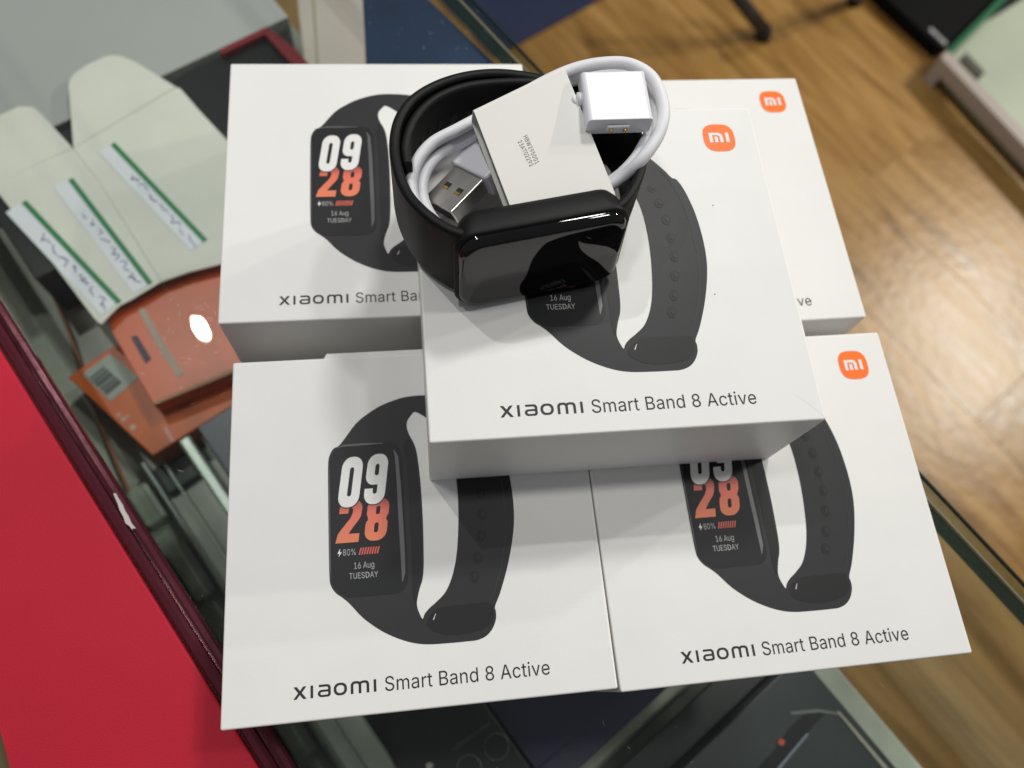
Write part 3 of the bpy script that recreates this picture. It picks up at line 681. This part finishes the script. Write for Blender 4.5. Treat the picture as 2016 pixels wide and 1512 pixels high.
# ================================================================== THINGS ON THE COUNTER'S SHELF
def pix_thing(name, label, cat, poly, ztop, zbase, m, group=None, bevel=0.0006, part='body'):
    pts = [at(x, y, ztop) for x, y in poly]
    c = sum(pts, Vector()) / len(pts)
    t = thing(name, label, cat, (c.x, c.y, zbase), 0, group)
    prism(part, [(p.x - c.x, p.y - c.y) for p in pts], 0.0002, ztop - zbase, m, t, bevel)
    return t
def shelf_box(name, label, cat, s0, s1, t0, t1, ztop, m, zbase=None, bevel=0.0006):
    zb = SHELF_Z if zbase is None else zbase
    c = ct((s0 + s1) / 2, (t0 + t1) / 2, zb)
    t = thing(name, label, cat, tuple(c), 0)
    q = [ct(a, b, 0) - Vector((c.x, c.y, 0)) for a, b in ((s0, t0), (s1, t0), (s1, t1), (s0, t1))]
    prism('body', [(p.x, p.y) for p in q], 0.0002, ztop - zb, m, t, bevel)
    return t
def decal(t, name, poly, ztop, m, th=0.0003, parent=None):
    o0 = Vector(t.location); pts = [at(x, y, ztop) - o0 for x, y in poly]
    return prism(name, [(p.x, p.y) for p in pts], ztop - o0.z - 0.0001, ztop - o0.z + th, m, parent or t)
M_NAVY = mat('navy_card', (0.012, 0.016, 0.05), 0.35, vary=0.2)
M_NAVY2 = mat('navy_card_blue', (0.010, 0.030, 0.085), 0.3, vary=0.4, vscale=25)
M_BLACKCARD = mat('black_card', (0.010, 0.011, 0.012), 0.3, vary=0.3)
M_CHAR = mat('charcoal_card', (0.034, 0.040, 0.043), 0.35, vary=0.12, vscale=40)
M_ORANGE = mat('orange_card', (0.66, 0.135, 0.022), 0.42, vary=0.12, vscale=30)
M_OLDWHITE = mat('old_white_card', (0.76, 0.755, 0.69), 0.6, vary=0.10, vscale=18, bump=0.15, bscale=200)
M_PALE = mat('pale_grey_card', (0.40, 0.41, 0.40), 0.55, vary=0.08, vscale=10)

ZA = -0.0935
pale = shelf_box('pale_box', 'large pale grey box standing behind the flattened carton', 'box', -0.62, -0.327, -0.080, 0.140, ZA, M_PALE)
blk = shelf_box('black_case', 'black glossy case with a dark red frame between carton and white boxes', 'case', -0.3205, -0.252, -0.040, 0.1265, -0.092, M_BLACKCARD)
decal(blk, 'red_frame', [(527, 64), (580, 104), (660, 190), (640, 200), (560, 118), (524, 78), (440, 118), (435, 108)], -0.092, mat('dark_red_plastic', (0.20, 0.015, 0.02), 0.35), 0.004)
pb = pix_thing('pinkish_box', 'pale pinkish white box beside the navy box behind the boxes', 'box', [(578, -60), (711, -60), (722, 190), (606, 190)], -0.095, SHELF_Z, mat('pinkish_card', (0.52, 0.45, 0.41), 0.55, vary=0.1))
decal(pb, 'fold_line', [(611, -60), (616, -60), (632, 190), (627, 190)], -0.095, mat('fold_olive', (0.33, 0.30, 0.20), 0.6))
pix_thing('blue_box', 'tall dark blue scuffed box standing against the front glass', 'box', [(711, -60), (784, -60), (846, 2), (975, 127), (1036, 188), (724, 188)], -0.0125, SHELF_Z, M_NAVY2)

# flattened white carton with two flaps, lying on the black case
ZC = -0.0885
car = thing('flattened_carton', 'flattened off-white carton with two open flaps and three green striped labels', 'carton', tuple(at(230, 420, ZC)))
def cpart(name, poly, z=ZC, th=0.0006, m=M_OLDWHITE):
    o0 = Vector(car.location); pts = [at(x, y, z) - o0 for x, y in poly]
    return prism(name, [(p.x, p.y) for p in pts], z - o0.z, z - o0.z + th, m, car, 0.0002)
cpart('left_panel', [(0, 384), (-40, 330), (-8, 362), (144, 293), (194, 356), (318, 556), (258, 592), (236, 602), (200, 640), (188, 630), (75, 480)])
cpart('right_panel', [(144.6, 293), (348, 173), (356, 176), (392, 218), (450, 280), (470, 512), (440, 520), (372, 537), (318.6, 556), (194.6, 356)])
cpart('flap', [(-8, 361.3), (-40, 300), (0, 228), (38, 211), (66, 212), (82, 226), (143.6, 292.4)])
cpart('flap', [(145.2, 292), (136, 172), (138, 158), (146, 147), (170, 130), (206, 113), (222, 110), (240, 112), (268, 124), (347, 172.4)])
M_LABEL = mat('label_film', (0.78, 0.79, 0.86), 0.35, vary=0.04)
M_GREENST = mat('green_stripe', (0.004, 0.20, 0.055), 0.45)
M_PEN = mat('purple_pen', (0.13, 0.12, 0.34), 0.6)
def label_strip(a, b, width_px, lab):
    """green stripe from a to b, pale film hanging to its lower left"""
    A = at(*a, ZC); B = at(*b, ZC); d = (B - A); L = d.length; d.normalize(); n = Vector((-d.y, d.x, 0))
    if n.dot(RT * -1 - UP) < 0: n = -n
    t = thing('label_strip', lab, 'label', (A.x, A.y, ZC + 0.0006), math.atan2(d.y, d.x), 'green striped labels on the flattened carton')
    ln = Vector((n.dot(d), n.dot(Vector((-d.y, d.x, 0)))))
    sg = 1 if ln.y > 0 else -1
    Wd = (at(a[0] - width_px * 0.8, a[1] + width_px * 0.3, ZC) - A).dot(n)
    def q(x0, x1, y0, y1, z0, z1, nm, m):
        lo_, hi_ = sorted((sg * y0, sg * y1)); return box(nm, (x0, x1, lo_, hi_, z0, z1), m, t)
    q(-0.0015, L, 0.0, Wd, 0.00005, 0.0003, 'film', M_LABEL)
    q(-0.001, L, -0.0012, 0.0012, 0.00032, 0.0006, 'stripe', M_GREENST)
    # handwriting along the film
    x = L * 0.28
    while x < L * 0.93:
        pts = [Vector((x + random.uniform(-.0006, .0006) + i * 0.0011, sg * (Wd * 0.52 + random.uniform(-1, 1) * Wd * 0.20), 0.0005)) for i in range(random.randint(4, 7))]
        tube('handwriting', smooth_open(pts, 3), 0.00022, M_PEN, t, 5)
        x += 0.0010 * len(pts) + 0.0016
label_strip((52, 402), (236, 597), 52, 'green striped label along the outer edge of the flattened carton')
label_strip((143, 358), (297, 560), 44, 'middle green striped label on the flattened carton, next to its fold')
label_strip((226, 288), (405, 476), 40, 'green striped label on the carton panel touching the white box')

# orange packs
ZO = -0.098
op = pix_thing('orange_pack', 'flat orange pack with a grey barcode sticker under the other orange pack', 'pack', [(133, 742), (222, 682), (330, 640), (480, 690), (490, 780), (300, 897)], ZO - 0.008, SHELF_Z, M_ORANGE)
decal(op, 'barcode_sticker', [(162, 737), (217, 697), (274, 744), (218, 790)], ZO - 0.008, mat('sticker_grey', (0.36, 0.40, 0.36), 0.5))
for i in range(7):
    f = 0.10 + i * 0.105
    a = Vector((170 + 52 * f * 1.0, 741 + 46 * f)); b = a + Vector((30, -24)); wv_ = Vector((2.2 + (i % 3) * 0.8, 2.2 + (i % 3) * 0.8))
    decal(op, 'barcode_bar', [tuple(a), tuple(a + wv_), tuple(b + wv_), tuple(b)], ZO - 0.0076, mat('bar_ink', (0.10, 0.12, 0.11), 0.5), 0.0004)
M_PALEPRINT = mat('pale_print', (0.62, 0.45, 0.36), 0.5)
for x, y, r_ in ((234, 818, 4), (244, 826, 5), (262, 842, 6), (252, 820, 3)):
    decal(op, 'print_mark', [(x + r_ * math.cos(a), y + r_ * math.sin(a)) for a in [i * math.pi / 4 for i in range(8)]], ZO - 0.008, M_PALEPRINT)
decal(op, 'print_mark', [(322, 843), (328, 841), (344, 868), (338, 872)], ZO - 0.008, mat('pink_print', (0.75, 0.42, 0.36), 0.5))
o2 = pix_thing('orange_pack', 'upper orange pack with a long grey stripe, glossy and scuffed, beside the white box', 'pack', [(210, 624), (238, 606), (330, 556), (452, 508), (490, 560), (500, 718), (302, 798), (222, 655)], ZO + 0.004, ZO - 0.008, mat('orange_red_card', (0.60, 0.10, 0.022), 0.35, vary=0.15, vscale=30))
decal(o2, 'grey_stripe', [(272, 610), (284, 606), (322, 672), (362, 736), (350, 744), (312, 684)], ZO + 0.004, mat('stripe_grey', (0.42, 0.33, 0.27), 0.5))
decal(o2, 'dark_mark', [(258, 664), (270, 660), (298, 706), (287, 716)], ZO + 0.004, mat('dark_mark', (0.05, 0.03, 0.06), 0.5))
decal(o2, 'edge_fold', [(302, 798), (305, 790), (455, 728), (470, 730)], ZO + 0.004, mat('edge_fold_tan', (0.45, 0.22, 0.11), 0.5))

# dark phone boxes in a row on the shelf, under the white boxes
ZN = -0.088
shelf_box('navy_box', 'navy blue box under the glass between orange pack and white box', 'box', -0.150, -0.045, -0.0185, 0.045, -0.096, M_NAVY)
ph = shelf_box('phone_box', 'black phone box printed with camera rings, under the glass at the red board', 'box', -0.040, 0.115, -0.0265, 0.0128, ZN, M_BLACKCARD)
for cx, cy, r_ in ((977, 1470, 24), (923, 1513, 24)):
    c = at(cx, cy, ZN); rad = (at(cx + r_, cy, ZN) - c).length; o0 = Vector(ph.location)
    pts = [Vector((c.x - o0.x + rad * math.cos(2*math.pi*i/32), c.y - o0.y + rad * math.sin(2*math.pi*i/32), ZN - o0.z + 0.0003)) for i in range(33)]
    tube('lens_ring', pts, 0.0003, mat('ring_grey', (0.12, 0.12, 0.12), 0.4), ph, 6, False)
decal(ph, 'lens_flash', [(838, 1505), (846, 1500), (854, 1505), (850, 1514), (840, 1514)], ZN, mat('flash_cream', (0.42, 0.40, 0.33), 0.4))
decal(ph, 'foil_line', [(887, 1474), (962, 1421), (966, 1426), (893, 1480)], ZN, mat('foil_brown', (0.06, 0.05, 0.04), 0.3))
nv_ = shelf_box('navy_box', 'navy box with scuffed lid between the black phone box and the green gap', 'box', -0.040, 0.0485, 0.0138, 0.100, ZN, M_NAVY)
shelf_box('navy_side', 'lighter side face of the scuffed navy box, set as its own block', 'box side', 0.0490, 0.0600, 0.0150, 0.100, ZN - 0.010, mat('navy_side_card', (0.022, 0.024, 0.06), 0.4, vary=0.2))  # side face of the navy box, a separate block in a lighter colour
gp = pix_thing('green_card', 'small green card lying by the navy box side', 'card', [(1035, 1514), (1092, 1472), (1075, 1530), (1040, 1540)], SHELF_Z + 0.002, SHELF_Z, mat('green_card', (0.05, 0.20, 0.13), 0.5), None, 0.0)
chb = shelf_box('charcoal_box', 'charcoal phone box wrapped in film at the front glass beside the wooden floor', 'box', 0.0835, 0.235, 0.020, 0.1278, ZN, M_CHAR)
decal(chb, 'film_highlight', [(1553, 1402), (1610, 1396), (1648, 1402), (1652, 1408), (1612, 1402), (1560, 1407)], ZN, mat('film_highlight_grey', (0.20, 0.21, 0.21), 0.25))  # highlights on the glossy wrap, painted as paler strips
decal(chb, 'film_highlight', [(1648, 1402), (1652, 1400), (1750, 1514), (1740, 1514)], ZN, mat('film_highlight_pale', (0.45, 0.42, 0.34), 0.25))
decal(chb, 'printed_phone', [(1555, 1432), (1590, 1398), (1632, 1398), (1600, 1430), (1520, 1530), (1475, 1530), (1530, 1470)], ZN, mat('phone_print_black', (0.008, 0.009, 0.009), 0.3), 0.00025)
decal(chb, 'phone_edge', [(1588, 1443), (1592, 1445), (1535, 1514), (1528, 1514)], ZN + 0.0002, mat('phone_edge_blue', (0.35, 0.37, 0.45), 0.2, 0.5))
decal(chb, 'red_dot', [(1538 + 7 * math.cos(i * math.pi / 4), 1461 + 7 * math.sin(i * math.pi / 4)) for i in range(8)], ZN + 0.0003, mat('red_dot', (0.50, 0.08, 0.04), 0.4))
shelf_box('black_box', 'glossy black box with film edges beside the charcoal phone box', 'box', 0.0700, 0.0832, 0.020, 0.1270, ZN - 0.010, M_BLACKCARD)

# ================================================================== ON THE FLOOR BEYOND THE COUNTER
def floor_rect(name, label, cat, p, q, depth, h, m):
    a, b = at(*p, FLOOR_Z + h), at(*q, FLOOR_Z + h); d = (b - a).normalized(); n_ = Vector((-d.y, d.x, 0))
    if n_.dot(UP) < 0: n_ = -n_
    t = thing(name, label, cat, (a.x, a.y, FLOOR_Z))
    prism('body', [(v.x, v.y) for v in (Vector(), b - a, b - a + n_ * depth, n_ * depth)], 0.0002, h, m, t, min(0.002, h * 0.2))
    return t
mt = floor_rect('blue_mat', 'dark blue mat on the wooden floor beyond the counter', 'mat', (975, 110), (1255, -44), 0.45, 0.006, mat('blue_mat_rubber', (0.010, 0.018, 0.060), 0.7, vary=0.2))
M_LEG = mat('dark_steel_leg', (0.035, 0.045, 0.06), 0.4, 0.4)
def stool_leg(a, b, zt, r_, lab):
    p0 = at(*a, FLOOR_Z + 0.0); p1 = at(*b, zt)
    t = thing('stool_leg', lab, 'stool leg', tuple(p0), 0, 'dark stool legs on the wooden floor')
    d = p1 - p0
    tube('tube', [Vector((0, 0, 0.018)), d], r_, M_LEG, t, 14)
    tube('foot', [Vector((0, 0, 0.0)), Vector((0, 0, 0.012)), Vector((0, 0, 0.02)) + d * 0.03], [r_ * 1.1, r_ * 1.15, r_ * 1.05], mat('rubber_foot', (0.015, 0.015, 0.017), 0.7), t, 14)
stool_leg((1500, 76), (1395, -75), -0.72, 0.013, 'dark steel stool leg with its foot on the open wooden floor')
stool_leg((1680, 6), (1650, -70), -0.72, 0.013, 'second dark stool leg, only its foot showing near the black carton')
bc_ = floor_rect('black_carton', 'black carton with small pale lettering on the floor beside the glass case', 'carton', (1640, -102), (1852, 94), 0.28, 0.03, mat('black_carton', (0.005, 0.005, 0.006), 0.6, spec=0.08))
for i, (x, y) in enumerate(((1834, 60), (1842, 67), (1851, 76), (1859, 84))):
    decal(bc_, 'lettering', [(x - 5, y - 3), (x + 1, y - 6), (x + 6, y + 3), (x, y + 6)], FLOOR_Z + 0.03, mat('pale_lettering', (0.35, 0.34, 0.35), 0.5))
# low glass case
gc = thing('glass_case', 'low glass case with pale pinkish frame on the wooden floor', 'glass case', tuple(at(1852, 112, FLOOR_Z + 0.06) * 1.0))
gz = FLOOR_Z + 0.06
A = at(1852, 112, gz); gc.location = (A.x, A.y, FLOOR_Z)
d1 = (at(2016, 285, gz) - A).normalized(); d2 = (at(1985, -22, gz) - A).normalized()
def gpt(a, b, z): p = d1 * a + d2 * b; return Vector((p.x, p.y, z))
def slab(name, a0, a1, b0, b1, z0, z1, m, parent=gc):
    bm = bmesh.new(); vs_ = [bm.verts.new(gpt(a, b, z)) for z in (z0, z1) for a, b in ((a0, b0), (a1, b0), (a1, b1), (a0, b1))]
    for f in ((3,2,1,0),(4,5,6,7),(0,1,5,4),(1,2,6,5),(2,3,7,6),(3,0,4,7)): bm.faces.new([vs_[i] for i in f])
    return bm_obj(name, bm, m, parent)
M_FRAME = mat('pinkish_frame', (0.40, 0.35, 0.32), 0.4)
slab('frame_bar', 0, 0.9, 0, 0.026, 0.03, 0.06, M_FRAME)
slab('frame_bar', 0, 0.012, 0.027, 0.9, 0.03, 0.06, mat('green_pane_edge', (0.03, 0.15, 0.07), 0.2))
slab('frame_post', 0, 0.026, 0.0, 0.026, 0.0, 0.0295, M_FRAME)
slab('base', 0.001, 0.9, 0.027, 0.9, 0.0, 0.02, mat('case_base', (0.62, 0.64, 0.54), 0.4, vary=0.15, vscale=4))
slab('front_pane', 0.027, 0.9, 0.016, 0.020, 0.0, 0.0295, M_GLASS)
slab('top_pane', 0.013, 0.9, 0.027, 0.9, 0.048, 0.054, M_GLASS)
slab('hinge', 0.03, 0.085, 0.034, 0.056, 0.0545, 0.062, mat('hinge_dark', (0.06, 0.06, 0.045), 0.4))
